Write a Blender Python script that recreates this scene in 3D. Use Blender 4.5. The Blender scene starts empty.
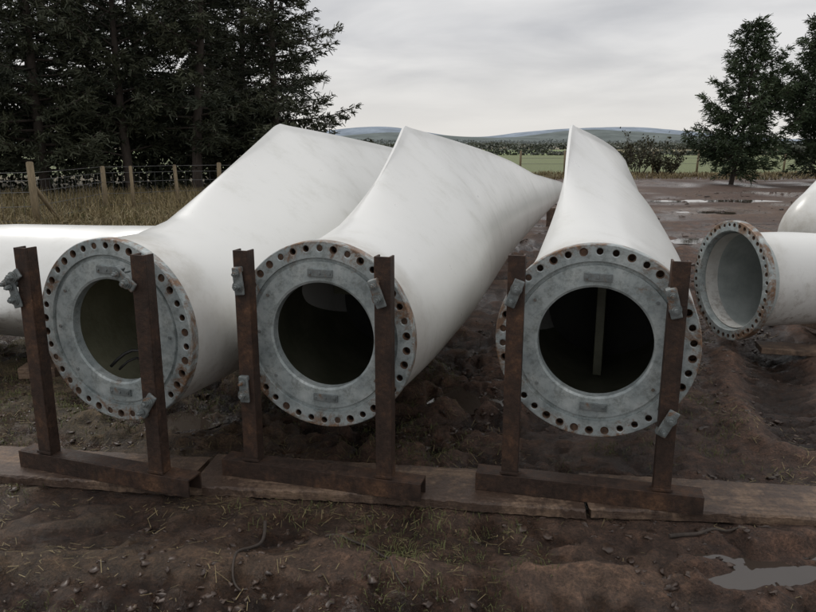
import bpy, bmesh, math, random
import numpy as np
from mathutils import Vector, Matrix
random.seed(7)
scene = bpy.context.scene
COL = scene.collection

# ------------------------------------------------------------ helpers
def smooth(x, a, b):
    t = np.clip((x - a) / (b - a), 0, 1)
    return t * t * (3 - 2 * t)

def hash2(ix, iy, seed):
    n = (ix.astype(np.int64) * 374761393 + iy.astype(np.int64) * 668265263 + seed * 1274126177) & 0xffffffff
    n = ((n ^ (n >> 13)) * 1274126177) & 0xffffffff
    n = n ^ (n >> 16)
    return (n & 0xffff) / 65535.0

def vnoise(x, y, seed=0):
    ix = np.floor(x); iy = np.floor(y)
    fx = x - ix; fy = y - iy
    fx = fx * fx * fx * (fx * (fx * 6 - 15) + 10); fy = fy * fy * fy * (fy * (fy * 6 - 15) + 10)
    a = hash2(ix, iy, seed); b = hash2(ix + 1, iy, seed)
    c = hash2(ix, iy + 1, seed); d = hash2(ix + 1, iy + 1, seed)
    return (a + (b - a) * fx) * (1 - fy) + (c + (d - c) * fx) * fy - 0.5

def new_empty(name, loc=(0, 0, 0), rotz=0.0):
    e = bpy.data.objects.new(name, None)
    e.location = loc; e.rotation_euler = (0, 0, rotz)
    e.empty_display_size = 0.2
    COL.objects.link(e)
    return e

def mesh_obj(name, verts, faces, mat=None, parent=None, smooth_shade=False, mats=None, mat_idx=None):
    me = bpy.data.meshes.new(name)
    me.from_pydata([tuple(v) for v in verts], [], [tuple(f) for f in faces])
    if mats:
        for m in mats: me.materials.append(m)
        if mat_idx is not None: me.polygons.foreach_set('material_index', mat_idx)
    elif mat: me.materials.append(mat)
    if smooth_shade: me.polygons.foreach_set('use_smooth', [True] * len(me.polygons))
    me.update()
    ob = bpy.data.objects.new(name, me)
    COL.objects.link(ob)
    if parent: ob.parent = parent
    return ob

def poly_np(name, Vv, Ff, mat, parent=None, attr=None, shade=False):
    k = Ff.shape[1]
    me = bpy.data.meshes.new(name)
    me.vertices.add(len(Vv)); me.vertices.foreach_set('co', Vv.reshape(-1).astype(np.float32))
    me.loops.add(len(Ff) * k); me.loops.foreach_set('vertex_index', Ff.reshape(-1).astype(np.int32))
    me.polygons.add(len(Ff)); me.polygons.foreach_set('loop_start', np.arange(0, len(Ff) * k, k, dtype=np.int32))
    me.materials.append(mat); me.update(calc_edges=True)
    if shade: me.polygons.foreach_set('use_smooth', np.ones(len(Ff), bool))
    if attr is not None:
        a = me.attributes.new('tint', 'FLOAT', 'POINT'); a.data.foreach_set('value', attr.astype(np.float32))
    ob = bpy.data.objects.new(name, me); COL.objects.link(ob)
    if parent: ob.parent = parent
    return ob

def quads_np(name, V, mat, parent=None, attr=None):
    n = len(V)
    return poly_np(name, V.reshape(-1, 3), np.arange(n * 4).reshape(-1, 4), mat, parent, None if attr is None else np.repeat(attr, 4))

class MB:
    def __init__(s): s.bm = bmesh.new()
    def box(s, c, size, rot=None, bevel=0.0, mi=0):
        r = bmesh.ops.create_cube(s.bm, size=1.0)
        vs = r['verts']
        for v in vs: v.co = Vector((v.co.x * size[0], v.co.y * size[1], v.co.z * size[2]))
        fs = set(f for v in vs for f in v.link_faces)
        if bevel > 0:
            es = list(set(e for v in vs for e in v.link_edges))
            rb = bmesh.ops.bevel(s.bm, geom=es, offset=bevel, segments=2, affect='EDGES', profile=0.6)
            vs = list(set(v for f in rb['faces'] for v in f.verts) | set(v for v in vs if v.is_valid))
            fs = set(f for v in vs for f in v.link_faces)
        M = Matrix.Translation(Vector(c)) @ (rot.to_4x4() if rot else Matrix.Identity(4))
        for v in vs: v.co = M @ v.co
        for f in fs: f.material_index = mi
    def cyl(s, p0, p1, r0, r1=None, seg=16, mi=0, smooth_f=True, caps=True):
        if r1 is None: r1 = r0
        p0 = Vector(p0); p1 = Vector(p1); d = (p1 - p0)
        q = d.to_track_quat('Z', 'Y').to_matrix()
        a = []; b = []
        for i in range(seg):
            t = 2 * math.pi * i / seg
            o = Vector((math.cos(t), math.sin(t), 0))
            a.append(s.bm.verts.new(p0 + q @ (o * r0))); b.append(s.bm.verts.new(p1 + q @ (o * r1)))
        for i in range(seg):
            f = s.bm.faces.new((a[i], a[(i + 1) % seg], b[(i + 1) % seg], b[i])); f.smooth = smooth_f; f.material_index = mi
        if caps:
            f = s.bm.faces.new(a[::-1]); f.material_index = mi
            f = s.bm.faces.new(b); f.material_index = mi
    def tube(s, pts, r, seg=8, mi=0, taper=1.0):
        rings = []
        n = len(pts)
        for k, p in enumerate(pts):
            p = Vector(p)
            d = Vector(pts[min(k + 1, n - 1)]) - Vector(pts[max(k - 1, 0)])
            q = d.to_track_quat('Z', 'Y').to_matrix()
            rr = r * (1 + (taper - 1) * k / (n - 1))
            rings.append([s.bm.verts.new(p + q @ Vector((math.cos(2 * math.pi * i / seg) * rr, math.sin(2 * math.pi * i / seg) * rr, 0))) for i in range(seg)])
        for k in range(n - 1):
            for i in range(seg):
                f = s.bm.faces.new((rings[k][i], rings[k][(i + 1) % seg], rings[k + 1][(i + 1) % seg], rings[k + 1][i])); f.smooth = True; f.material_index = mi
        s.bm.faces.new(rings[0][::-1]); s.bm.faces.new(rings[-1])
    def done(s, name, mats, parent=None):
        me = bpy.data.meshes.new(name)
        bmesh.ops.recalc_face_normals(s.bm, faces=s.bm.faces)
        s.bm.to_mesh(me); s.bm.free()
        for m in (mats if isinstance(mats, list) else [mats]): me.materials.append(m)
        ob = bpy.data.objects.new(name, me); COL.objects.link(ob)
        if parent: ob.parent = parent
        return ob

# ------------------------------------------------------------ materials
class NT:
    def __init__(s, name):
        s.m = bpy.data.materials.new(name); s.m.use_nodes = True
        s.t = s.m.node_tree; s.b = s.t.nodes['Principled BSDF']
    def n(s, typ): return s.t.nodes.new(typ)
    def l(s, a, b): s.t.links.new(a, b)
    def coord(s):
        if not hasattr(s, 'tc'): s.tc = s.n('ShaderNodeTexCoord').outputs['Object']
        return s.tc
    def noise(s, scale, detail=5, rough=0.6, vec=None, dist=0.0):
        nd = s.n('ShaderNodeTexNoise'); nd.inputs['Scale'].default_value = scale
        nd.inputs['Detail'].default_value = detail; nd.inputs['Roughness'].default_value = rough
        nd.inputs['Distortion'].default_value = dist
        if vec is None: vec = s.coord()
        s.l(vec, nd.inputs['Vector']); return nd.outputs['Fac']
    def ramp(s, fac, stops):
        nd = s.n('ShaderNodeValToRGB'); el = nd.color_ramp.elements
        while len(el) < len(stops): el.new(0.5)
        for e, (p, c) in zip(el, stops):
            e.position = p; e.color = (c, c, c, 1) if not hasattr(c, '__len__') else (*c, 1)
        s.l(fac, nd.inputs['Fac']); return nd.outputs['Color']
    def mix(s, fac, a, b, mode='MIX'):
        nd = s.n('ShaderNodeMix'); nd.data_type = 'RGBA'; nd.blend_type = mode
        for sock, v in ((nd.inputs[0], fac), (nd.inputs[6], a), (nd.inputs[7], b)):
            if hasattr(v, 'links'): s.l(v, sock)
            elif hasattr(v, '__len__'): sock.default_value = (*v, 1)
            else: sock.default_value = v
        return nd.outputs[2]
    def math(s, op, a, b=None, c=None, clamp=False):
        nd = s.n('ShaderNodeMath'); nd.operation = op; nd.use_clamp = clamp
        for i, v in enumerate((a, b, c)):
            if v is None: continue
            if hasattr(v, 'links'): s.l(v, nd.inputs[i])
            else: nd.inputs[i].default_value = v
        return nd.outputs[0]
    def bump(s, h, strength=0.3, dist=0.01):
        nd = s.n('ShaderNodeBump'); nd.inputs['Strength'].default_value = strength; nd.inputs['Distance'].default_value = dist
        s.l(h, nd.inputs['Height']); s.l(nd.outputs[0], s.b.inputs['Normal']); return nd

def mat_blade():
    k = NT('white_gelcoat')
    a = k.noise(0.8, 4, 0.6)
    c = k.ramp(a, [(0.3, (0.60, 0.60, 0.575)), (0.55, (0.68, 0.68, 0.655)), (0.8, (0.71, 0.705, 0.68))])
    g = k.noise(3.2, 7, 0.75)
    c = k.mix(0.5, c, k.ramp(g, [(0.30, (0.78, 0.77, 0.73)), (0.48, (1, 1, 1))]), 'MULTIPLY')
    geo = k.n('ShaderNodeNewGeometry'); sp = k.n('ShaderNodeSeparateXYZ'); k.l(geo.outputs['Position'], sp.inputs[0])
    mr = k.n('ShaderNodeMapRange'); mr.inputs['From Min'].default_value = 0.75; mr.inputs['From Max'].default_value = 0.25
    k.l(sp.outputs['Z'], mr.inputs['Value'])
    sn = k.ramp(k.noise(14, 7, 0.8), [(0.50, 0.0), (0.66, 0.8)])
    c = k.mix(k.math('MULTIPLY', mr.outputs[0], sn), c, (0.16, 0.11, 0.08))
    so = k.n('ShaderNodeSeparateXYZ'); k.l(k.coord(), so.inputs[0])
    m2 = k.n('ShaderNodeMapRange'); m2.inputs['From Min'].default_value = 0.30; m2.inputs['From Max'].default_value = 0.04
    k.l(so.outputs['Y'], m2.inputs['Value'])
    c = k.mix(k.math('MULTIPLY', m2.outputs[0], k.ramp(g, [(0.35, 0.55), (0.65, 0.08)])), c, (0.33, 0.29, 0.23))
    k.l(c, k.b.inputs['Base Color'])
    k.l(k.ramp(g, [(0.3, 0.42), (0.7, 0.26)]), k.b.inputs['Roughness'])
    k.b.inputs['Coat Weight'].default_value = 0.2; k.b.inputs['Coat Roughness'].default_value = 0.15
    return k.m

def mat_galv(name='galvanised_steel', tone=1.0, rust=0.62, ring=False):
    k = NT(name)
    a = k.noise(7, 6, 0.7)
    c = k.ramp(a, [(0.30, (0.20 * tone, 0.235 * tone, 0.24 * tone)), (0.5, (0.35 * tone, 0.39 * tone, 0.39 * tone)), (0.70, (0.50 * tone, 0.535 * tone, 0.525 * tone))])
    g = k.ramp(k.noise(18, 8, 0.82), [(0.38, (0.50, 0.50, 0.47)), (0.52, (1, 1, 1))])
    c = k.mix(0.8, c, g, 'MULTIPLY')
    if ring:
        # object-space offset so each casting has its own stains
        oi = k.n('ShaderNodeObjectInfo'); va = k.n('ShaderNodeVectorMath'); va.operation = 'ADD'
        sc_ = k.n('ShaderNodeVectorMath'); sc_.operation = 'SCALE'; sc_.inputs['Scale'].default_value = 3.7
        k.l(oi.outputs['Location'], sc_.inputs[0]); k.l(k.coord(), va.inputs[0]); k.l(sc_.outputs[0], va.inputs[1])
        nz = k.noise(5.0, 8, 0.82, vec=va.outputs[0], dist=0.6)
        sp = k.n('ShaderNodeSeparateXYZ'); k.l(k.coord(), sp.inputs[0])
        r2 = k.math('SQRT', k.math('ADD', k.math('MULTIPLY', sp.outputs['X'], sp.outputs['X']), k.math('MULTIPLY', sp.outputs['Z'], sp.outputs['Z'])))
        nz = k.math('ADD', nz, k.ramp(r2, [(0.335, 0.0), (0.375, 0.07), (0.425, 0.10), (0.445, 0.16)]))
    else:
        nz = k.noise(6.5, 8, 0.8, dist=0.5)
    rs = k.ramp(nz, [(rust, 0.0), (rust + 0.10, 0.9)])
    rc = k.ramp(k.noise(45, 4, 0.7), [(0.3, (0.075, 0.032, 0.014)), (0.7, (0.27, 0.14, 0.06))])
    c = k.mix(rs, c, rc)
    k.l(c, k.b.inputs['Base Color'])
    k.b.inputs['Metallic'].default_value = 0.15
    k.l(k.ramp(a, [(0.3, 0.6), (0.7, 0.4)]), k.b.inputs['Roughness'])
    k.bump(k.noise(70, 5, 0.7), 0.25, 0.003)
    return k.m

def mat_rust(name='rusty_steel'):
    k = NT(name)
    a = k.noise(5, 8, 0.78); b = k.noise(55, 6, 0.75)
    c = k.ramp(a, [(0.32, (0.018, 0.012, 0.009)), (0.5, (0.042, 0.025, 0.018)), (0.60, (0.075, 0.040, 0.024)), (0.72, (0.17, 0.09, 0.050))])
    c = k.mix(0.85, c, k.ramp(b, [(0.3, 0.40), (0.65, 1.4)]), 'MULTIPLY')
    k.l(c, k.b.inputs['Base Color'])
    k.l(k.ramp(b, [(0.3, 0.5), (0.7, 0.9)]), k.b.inputs['Roughness'])
    k.b.inputs['Specular IOR Level'].default_value = 0.35
    k.bump(b, 0.7, 0.004)
    return k.m

def mat_simple(name, c0, c1, scale=8, rough=0.8, bump=0.3, bd=0.01, metallic=0.0, stretch=None):
    k = NT(name)
    vec = None
    if stretch:
        tc = k.n('ShaderNodeTexCoord'); mp = k.n('ShaderNodeMapping'); mp.inputs['Scale'].default_value = stretch
        k.l(tc.outputs['Object'], mp.inputs['Vector']); vec = mp.outputs[0]; k.tc = vec
    a = k.noise(scale, 5, 0.7, vec=vec)
    k.l(k.ramp(a, [(0.3, c0), (0.7, c1)]), k.b.inputs['Base Color']); k.b.inputs['Roughness'].default_value = rough
    k.b.inputs['Metallic'].default_value = metallic
    if bump: k.bump(k.noise(scale * 4, 4, 0.7, vec=vec), bump, bd)
    return k.m

def mat_wood():
    k = NT('muddy_timber')
    tc = k.n('ShaderNodeTexCoord'); mp = k.n('ShaderNodeMapping'); mp.inputs['Scale'].default_value = (1.2, 22, 22)
    k.l(tc.outputs['Object'], mp.inputs['Vector'])
    g = k.noise(2.2, 6, 0.7, vec=mp.outputs[0], dist=0.4)
    c = k.ramp(g, [(0.25, (0.080, 0.052, 0.034)), (0.5, (0.19, 0.125, 0.083)), (0.75, (0.30, 0.21, 0.14))])
    m = k.noise(3.0, 9, 0.82, vec=tc.outputs['Object'])
    c = k.mix(k.ramp(m, [(0.44, 0.0), (0.54, 0.94)]), c, (0.070, 0.043, 0.030))
    sp = k.noise(60, 4, 0.7, vec=tc.outputs['Object'])
    c = k.mix(0.7, c, k.ramp(sp, [(0.35, 0.55), (0.6, 1.1)]), 'MULTIPLY')
    k.l(c, k.b.inputs['Base Color'])
    k.l(k.ramp(m, [(0.4, 0.75), (0.6, 0.38)]), k.b.inputs['Roughness'])
    k.bump(k.math('ADD', k.math('MULTIPLY', m, 1.5), k.math('MULTIPLY', g, 0.6)), 0.7, 0.014)
    return k.m

def mat_foliage(name, dark, light, rough=0.65, spec=0.25):
    k = NT(name)
    at = k.n('ShaderNodeAttribute'); at.attribute_name = 'tint'
    k.l(k.ramp(at.outputs['Fac'], [(0.0, dark), (1.0, light)]), k.b.inputs['Base Color']); k.b.inputs['Roughness'].default_value = rough
    k.b.inputs['Specular IOR Level'].default_value = spec
    return k.m

def mat_ground():
    k = NT('muddy_ground')
    at = k.n('ShaderNodeAttribute'); at.attribute_name = 'macro'
    wet = k.n('ShaderNodeAttribute'); wet.attribute_name = 'wet'
    b = k.noise(13, 7, 0.78, dist=0.3); d = k.noise(85, 5, 0.75)
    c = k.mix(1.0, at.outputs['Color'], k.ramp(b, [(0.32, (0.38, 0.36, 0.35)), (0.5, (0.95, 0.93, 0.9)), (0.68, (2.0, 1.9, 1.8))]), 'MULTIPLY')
    c = k.mix(0.9, c, k.ramp(d, [(0.32, 0.42), (0.68, 1.6)]), 'MULTIPLY')
    k.l(c, k.b.inputs['Base Color'])
    rr = k.math('MULTIPLY_ADD', wet.outputs['Fac'], -0.66, 0.74)
    r2 = k.math('MULTIPLY_ADD', b, 0.4, rr)
    k.l(k.math('MAXIMUM', k.math('SUBTRACT', r2, 0.16), 0.09, clamp=True), k.b.inputs['Roughness'])
    k.bump(k.math('MULTIPLY_ADD', d, 0.35, b), 1.0, 0.04)
    return k.m

M_BLADE = mat_blade()
M_GALV = mat_galv('galvanised_steel', 1.0, 0.60, ring=True)
M_GALV2 = mat_galv('clamp_steel', 0.50, 0.53)
M_RUST = mat_rust()
M_HOLE = mat_simple('bolt_hole_rust', (0.02, 0.013, 0.01), (0.12, 0.065, 0.035), 60, 0.8, 0)
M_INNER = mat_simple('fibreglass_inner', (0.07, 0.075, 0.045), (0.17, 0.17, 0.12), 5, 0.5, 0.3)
M_INNER_LIT = mat_simple('fibreglass_inner_lit', (0.26, 0.26, 0.17), (0.45, 0.44, 0.32), 5, 0.5, 0.3)  # same fibreglass, colour raised to paint in light reaching the first root
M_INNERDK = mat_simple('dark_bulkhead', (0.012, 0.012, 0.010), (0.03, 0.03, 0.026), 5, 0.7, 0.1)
M_LINER = mat_simple('grey_liner', (0.26, 0.29, 0.28), (0.42, 0.45, 0.44), 6, 0.5, 0.2)
M_BLACK = mat_simple('black_rubber', (0.008, 0.008, 0.008), (0.02, 0.02, 0.02), 20, 0.5, 0)
M_WOOD = mat_wood()
M_POST = mat_simple('weathered_post', (0.11, 0.085, 0.05), (0.26, 0.20, 0.12), 6, 0.85, 0.4, stretch=(8, 8, 1))
M_WIRE = mat_simple('fence_wire', (0.08, 0.08, 0.08), (0.15, 0.15, 0.15), 10, 0.5, 0, metallic=0.3)
M_BARK = mat_simple('bark', (0.028, 0.022, 0.018), (0.08, 0.062, 0.05), 6, 0.9, 0, 0.02, stretch=(5, 5, 1))
M_NEEDLE = mat_foliage('conifer_needles', (0.014, 0.020, 0.013), (0.070, 0.076, 0.045))
M_NEEDLE2 = mat_foliage('pine_needles', (0.013, 0.024, 0.013), (0.060, 0.085, 0.040))
M_DRY = mat_foliage('dry_grass', (0.08, 0.065, 0.032), (0.32, 0.25, 0.13))
M_GREEN = mat_foliage('green_grass', (0.055, 0.065, 0.022), (0.17, 0.18, 0.07))
M_SHRUB = mat_foliage('shrub_leaves', (0.03, 0.033, 0.018), (0.09, 0.085, 0.045))
M_HEDGE = mat_foliage('hedge_leaves', (0.07, 0.08, 0.065), (0.13, 0.14, 0.11))
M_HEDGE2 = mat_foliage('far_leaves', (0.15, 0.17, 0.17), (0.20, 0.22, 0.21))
M_CLOD = mat_foliage('mud_clods', (0.028, 0.017, 0.012), (0.095, 0.060, 0.042), 0.42, 0.5)
M_GROUND = mat_ground()

# ------------------------------------------------------------ ground
def ladder(d0, start, end, g=1.05):
    out = []; x = start; d = d0; sgn = 1 if end > start else -1
    while (x - end) * sgn < 0:
        d *= g; x += sgn * d; out.append(x)
    return out
xs = list(np.arange(-3.3, 3.5, 0.015)); xs = ladder(0.015, xs[0], -4500, 1.045)[::-1] + xs + ladder(0.015, xs[-1], 4500, 1.045)
ys = list(np.arange(1.7, 5.0, 0.013)); ys = ladder(0.013, ys[0], -200, 1.12)[::-1] + ys + ladder(0.013, ys[-1], 6000, 1.03)
xs = np.array(xs); ys = np.array(ys)
dx = np.gradient(xs); dy = np.gradient(ys)
GX, GY = np.meshgrid(xs, ys)
DX, DY = np.meshgrid(dx, dy); SP = np.maximum(DX, DY) * 0.5 + 0.5 * np.minimum(DX, DY)
def plank_mid(x): return 3.09 - 0.111 * x
PUD = [(1.62, 2.43, 0.50, 0.13), (0.35, 4.4, 0.2, 0.2), (9.3, 20.5, 1.6, 0.35), (7.4, 17.0, 0.9, 0.25), (13.0, 24.0, 1.8, 0.35), (2.9, 3.75, 0.30, 0.10), (5.2, 12.0, 0.8, 0.25), (-1.35, 4.0, 0.16, 0.12)]
RUTS = [((2.2, 3.7), (4.2, 9.0), (9.0, 20.0)), ((3.6, 3.3), (5.9, 8.6), (11.5, 19.0)), ((-4, 7.6), (4.0, 9.0), (14, 9.6)), ((-4, 9.2), (4.0, 10.6), (14, 11.2)), ((1.5, 14.0), (8, 14.5), (18, 17)), ((1.5, 16.0), (8, 16.5), (18, 19)), ((-3.5, 2.05), (0, 2.35), (3.5, 1.75))]
def rut_term(x, y):
    out = np.zeros_like(x)
    for (a, b, c) in RUTS:
        t = np.linspace(0, 1, 14)
        px = (1 - t) ** 2 * a[0] + 2 * t * (1 - t) * b[0] + t * t * c[0]; py = (1 - t) ** 2 * a[1] + 2 * t * (1 - t) * b[1] + t * t * c[1]
        dm = np.full(x.shape, 1e9); al = np.zeros_like(x); acc = 0
        for i in range(13):
            ux, uy = px[i + 1] - px[i], py[i + 1] - py[i]; L2 = ux * ux + uy * uy; L = math.sqrt(L2)
            s = np.clip(((x - px[i]) * ux + (y - py[i]) * uy) / L2, 0, 1)
            d = np.hypot(x - px[i] - s * ux, y - py[i] - s * uy)
            m = d < dm; dm = np.where(m, d, dm); al = np.where(m, acc + s * L, al); acc += L
        dm = dm + 0.06 * vnoise(x / 0.35, y / 0.35, 77)
        k = 0.55 if b[1] < 3 else 1.0
        out += k * (-0.080 * np.exp(-(dm / 0.17) ** 2) + 0.05 * np.exp(-((dm - 0.30) / 0.09) ** 2)) + 0.016 * np.exp(-(dm / 0.17) ** 4) * np.sin(al * 48)
    return out
def height(x, y, sp, hp=False):
    lo = np.zeros_like(x); hi = np.zeros_like(x)
    wx = x + 0.12 * vnoise(x / 0.3, y / 0.3, 90) + 0.03 * vnoise(x / .07, y / .07, 92); wy = y + 0.12 * vnoise(x / 0.3, y / 0.3, 91) + 0.03 * vnoise(x / .07, y / .07, 93)
    for wl, amp, sd in ((3.2, 0.05, 1), (1.1, 0.045, 2), (0.42, 0.060, 3), (0.21, 0.062, 4), (0.12, 0.046, 5), (0.065, 0.032, 6), (0.034, 0.018, 7)):
        f = 1 - smooth(sp, wl * 0.4, wl * 0.9)
        n = vnoise(wx / wl + 13.7 * sd, wy / wl - 7.1 * sd, sd)
        if sd in (3, 5): n = 0.3 - np.abs(n) * 1.9
        if sd == 4: n = np.abs(n) * 1.9 - 0.3
        if sd < 3: lo += amp * f * n
        else: hi += amp * f * n
    rough = 0.5 + 0.9 * smooth(vnoise(x / 1.4, y / 1.4, 33), -0.25, 0.3)
    hi = hi * rough + rut_term(x, y) * (1 - smooth(sp, 0.12, 0.3))
    h = lo + hi + 0.02 * np.sin(x * 0.7) * smooth(y, 6, 9) * (1 - smooth(y, 60, 90))
    pm = np.abs(y - plank_mid(x))
    fl = (1 - smooth(pm, 0.17, 0.30)) * (1 - smooth(np.abs(x), 2.9, 3.3))
    h = h * (1 - fl) + fl * (0.27 * h - 0.001)
    for (px, py, rx, ry) in PUD:
        q = np.sqrt(((x - px) / rx) ** 2 + ((y - py) / ry) ** 2) + 1.3 * vnoise(x / (rx * .35), y / (ry * .6), 31)
        w = 1 - smooth(q, 0.7, 1.5)
        h = h * (1 - 0.8 * w) - 0.05 * w
    return (h, hi) if hp else h
H, HP = height(GX, GY, SP, True)
nx, ny = len(xs), len(ys)
V = np.stack([GX, GY, H], -1).reshape(-1, 3)
i0 = (np.arange(ny - 1)[:, None] * nx + np.arange(nx - 1)[None, :]).reshape(-1)
F = np.stack([i0, i0 + 1, i0 + 1 + nx, i0 + nx], -1)
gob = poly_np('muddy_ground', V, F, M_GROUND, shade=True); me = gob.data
C = np.zeros((ny, nx, 3)); C[:] = (0.072, 0.041, 0.028)
def blend(mask, col):
    global C
    C = C * (1 - mask[..., None]) + np.array(col) * mask[..., None]
n1 = vnoise(GX / 0.9, GY / 0.9, 50) + 0.5 * vnoise(GX / 0.3, GY / 0.3, 51)
blend(smooth(n1, 0.0, 0.5) * 0.6, (0.110, 0.070, 0.047))
nn = vnoise(GX / 4.0, GY / 1.5, 52)
blend(smooth(nn, 0.05, 0.35) * smooth(GY, 7, 12) * 0.6, (0.12, 0.078, 0.053))
C *= (0.36 + 1.1 * smooth(HP, -0.055, 0.05))[..., None]  # hollows darkened: wet mud plus painted shade that makes the lumps show
lm = (1 - smooth(GX, -2.6, 0.2)) * smooth(n1 + 0.25, 0.0, 0.4) * 0.6 * (1 - smooth(GY, 8, 10))
blend(lm * smooth(HP, -0.03, 0.02), (0.080, 0.076, 0.034))
gl = smooth(-GX + 0.15 * GY + 1.5 * vnoise(GX / 1.5, GY / 1.5, 53), 4.6, 5.8) * smooth(GY, 8.0, 9.5)
blend(gl * 0.85, (0.13, 0.11, 0.055))
gf = smooth(GY + 5 * vnoise(GX / 6, GY / 6, 54), 35, 39)
blend(gf, (0.12, 0.145, 0.055))
blend(smooth(GY, 92, 96), (0.22, 0.19, 0.10))
blend(smooth(GY, 92, 96) * (GX < 38), (0.15, 0.20, 0.075))
blend(smooth(GY, 170, 176), (0.25, 0.22, 0.15))
cell = hash2(np.floor(GX / 160 + 0.3 * np.floor(GY / 190)), np.floor(GY / 190), 9)
mfar = smooth(GY, 260, 270)
fc = np.array([(0.19, 0.23, 0.12), (0.28, 0.25, 0.18), (0.16, 0.17, 0.13), (0.23, 0.25, 0.16)])[(cell * 3.99).astype(int)]
C = C * (1 - mfar[..., None]) + fc * mfar[..., None]
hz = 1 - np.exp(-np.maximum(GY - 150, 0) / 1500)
blend(hz, (0.38, 0.41, 0.44))  # distance haze painted into the ground colour
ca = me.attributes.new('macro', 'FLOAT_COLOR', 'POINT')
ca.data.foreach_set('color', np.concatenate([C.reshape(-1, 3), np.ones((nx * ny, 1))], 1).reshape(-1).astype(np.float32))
W = smooth(vnoise(GX / 1.3, GY / 0.9, 60) * 0.9 + 0.3 * vnoise(GX / .35, GY / .35, 61) - HP * 14, -0.2, 0.35) * (1 - gf) * (1 - gl)
wa = me.attributes.new('wet', 'FLOAT', 'POINT'); wa.data.foreach_set('value', W.reshape(-1).astype(np.float32))
def gz(x, y): return float(height(np.array([x], float), np.array([y], float), np.array([0.015]))[0])

kw = NT('puddle_water'); kw.b.inputs['Base Color'].default_value = (0.05, 0.038, 0.03, 1); kw.b.inputs['Roughness'].default_value = 0.03
kw.bump(kw.noise(9, 3, 0.5), 0.06, 0.01)
for (px, py, rx, ry) in PUD:
    N = 40
    vs = [(px + 1.5 * rx * math.cos(2 * math.pi * i / N), py + 1.5 * ry * math.sin(2 * math.pi * i / N), -0.037) for i in range(N)]
    mesh_obj('puddle', vs, [list(range(N))], kw.m)

# ------------------------------------------------------------ wind turbine blades
def interp(s, pts):
    return float(np.interp(s, [p[0] for p in pts], [p[1] for p in pts]))

def blade_shell(parent, r=0.43, leans=((0, 24), (2.5, 17), (6, 8), (13, 2)), te_peak=1.0, y0=0.045, length=13.4, nose=0.0, kick=0.35, smax=2.5, drop=0.12, camber=0.05):
    st = np.unique(np.concatenate([np.linspace(y0, 0.4, 12), np.linspace(0.4, smax + 0.4, 60), np.array([smax]), np.linspace(smax + 0.4, length, 46)]))
    NP = 60
    th = np.linspace(0, math.pi, NP)
    x = (1 + np.cos(th)) / 2
    verts = []; faces = []
    for s in st:
        te = interp(s, [(0, r), (kick, r), (kick + 0.3, r + 0.05), (smax - 0.10, te_peak - 0.022), (smax, te_peak), (smax + 0.10, te_peak - 0.018), (5, 0.80), (8, 0.47), (12, 0.2), (13.2, 0.1), (13.4, 0.03)])
        le = interp(s, [(0, r), (0.5, r), (smax, r * 0.95), (5, 0.30), (8, 0.22), (12, 0.13), (13.2, 0.08), (13.4, 0.02)])
        T = interp(s, [(0, 2 * r), (0.6, 2 * r), (1.5, 1.85 * r), (smax, 1.5 * r), (4, 1.0 * r), (6, 0.32), (9, 0.19), (12, 0.1), (13.4, 0.015)])
        w = float(smooth(np.array(s), kick - 0.25, smax * 0.85)) ** 0.6
        lean = math.radians(interp(s, leans))
        c = le + te
        naca = 10 * (0.2969 * np.sqrt(x) - 0.1260 * x - 0.3516 * x ** 2 + 0.2843 * x ** 3 - 0.1036 * x ** 4)
        naca = np.where(x > 0.3, np.abs(naca) ** 1.45, naca)
        yt = (1 - w) * T / 2 * 2 * np.sqrt(np.clip(x * (1 - x), 0, 1)) + w * T / 2 * naca
        blunt = 0.010 * w * (1 - float(smooth(np.array(s), 3, 6)) * 0.8)
        yt = np.maximum(yt, blunt * smooth(x, 0.3, 0.9) + 0.00001)
        yt[-1] = 0
        cam = w * camber * c * 4 * x * (1 - x)
        f = 1.0
        if nose > 0 and s < nose: f = math.sqrt(max(0.0004, 1 - (1 - (s - y0) / (nose - y0)) ** 2))
        C_ = np.array([-math.sin(lean), 0, math.cos(lean)]) * f; N_ = np.array([math.cos(lean), 0, math.sin(lean)]) * f
        cen = np.array([0, s, -drop * max(0, (s - smax)) / (length - smax)])
        up = [cen + C_ * (-le + xx * c) + N_ * (cm + y) for xx, y, cm in zip(x, yt, cam)]
        lo = [cen + C_ * (-le + xx * c) + N_ * (cm - y) for xx, y, cm in zip(x, yt, cam)][::-1]
        verts += up + lo[1:]
    M = 2 * NP - 1
    for k in range(len(st) - 1):
        for i in range(M - 1):
            a = k * M + i
            faces.append((a, a + 1, a + 1 + M, a + M))
        faces.append((k * M + M - 1, k * M, k * M + M, k * M + 2 * M - 1))
    sm = [True] * len(faces)
    faces.append([(len(st) - 1) * M + i for i in range(M)]); sm.append(False)
    if nose > 0: faces.append([i for i in range(M)][::-1]); sm.append(True)
    ob = mesh_obj('blade_shell', verts, faces, M_BLADE, parent)
    ob.data.polygons.foreach_set('use_smooth', sm)
    bm = bmesh.new(); bm.from_mesh(ob.data); bmesh.ops.recalc_face_normals(bm, faces=bm.faces)
    for e in bm.edges:
        if len(e.link_faces) == 2 and e.calc_face_angle(0) > math.radians(38): e.smooth = False
    bm.to_mesh(ob.data); bm.free()
    return ob

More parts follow.
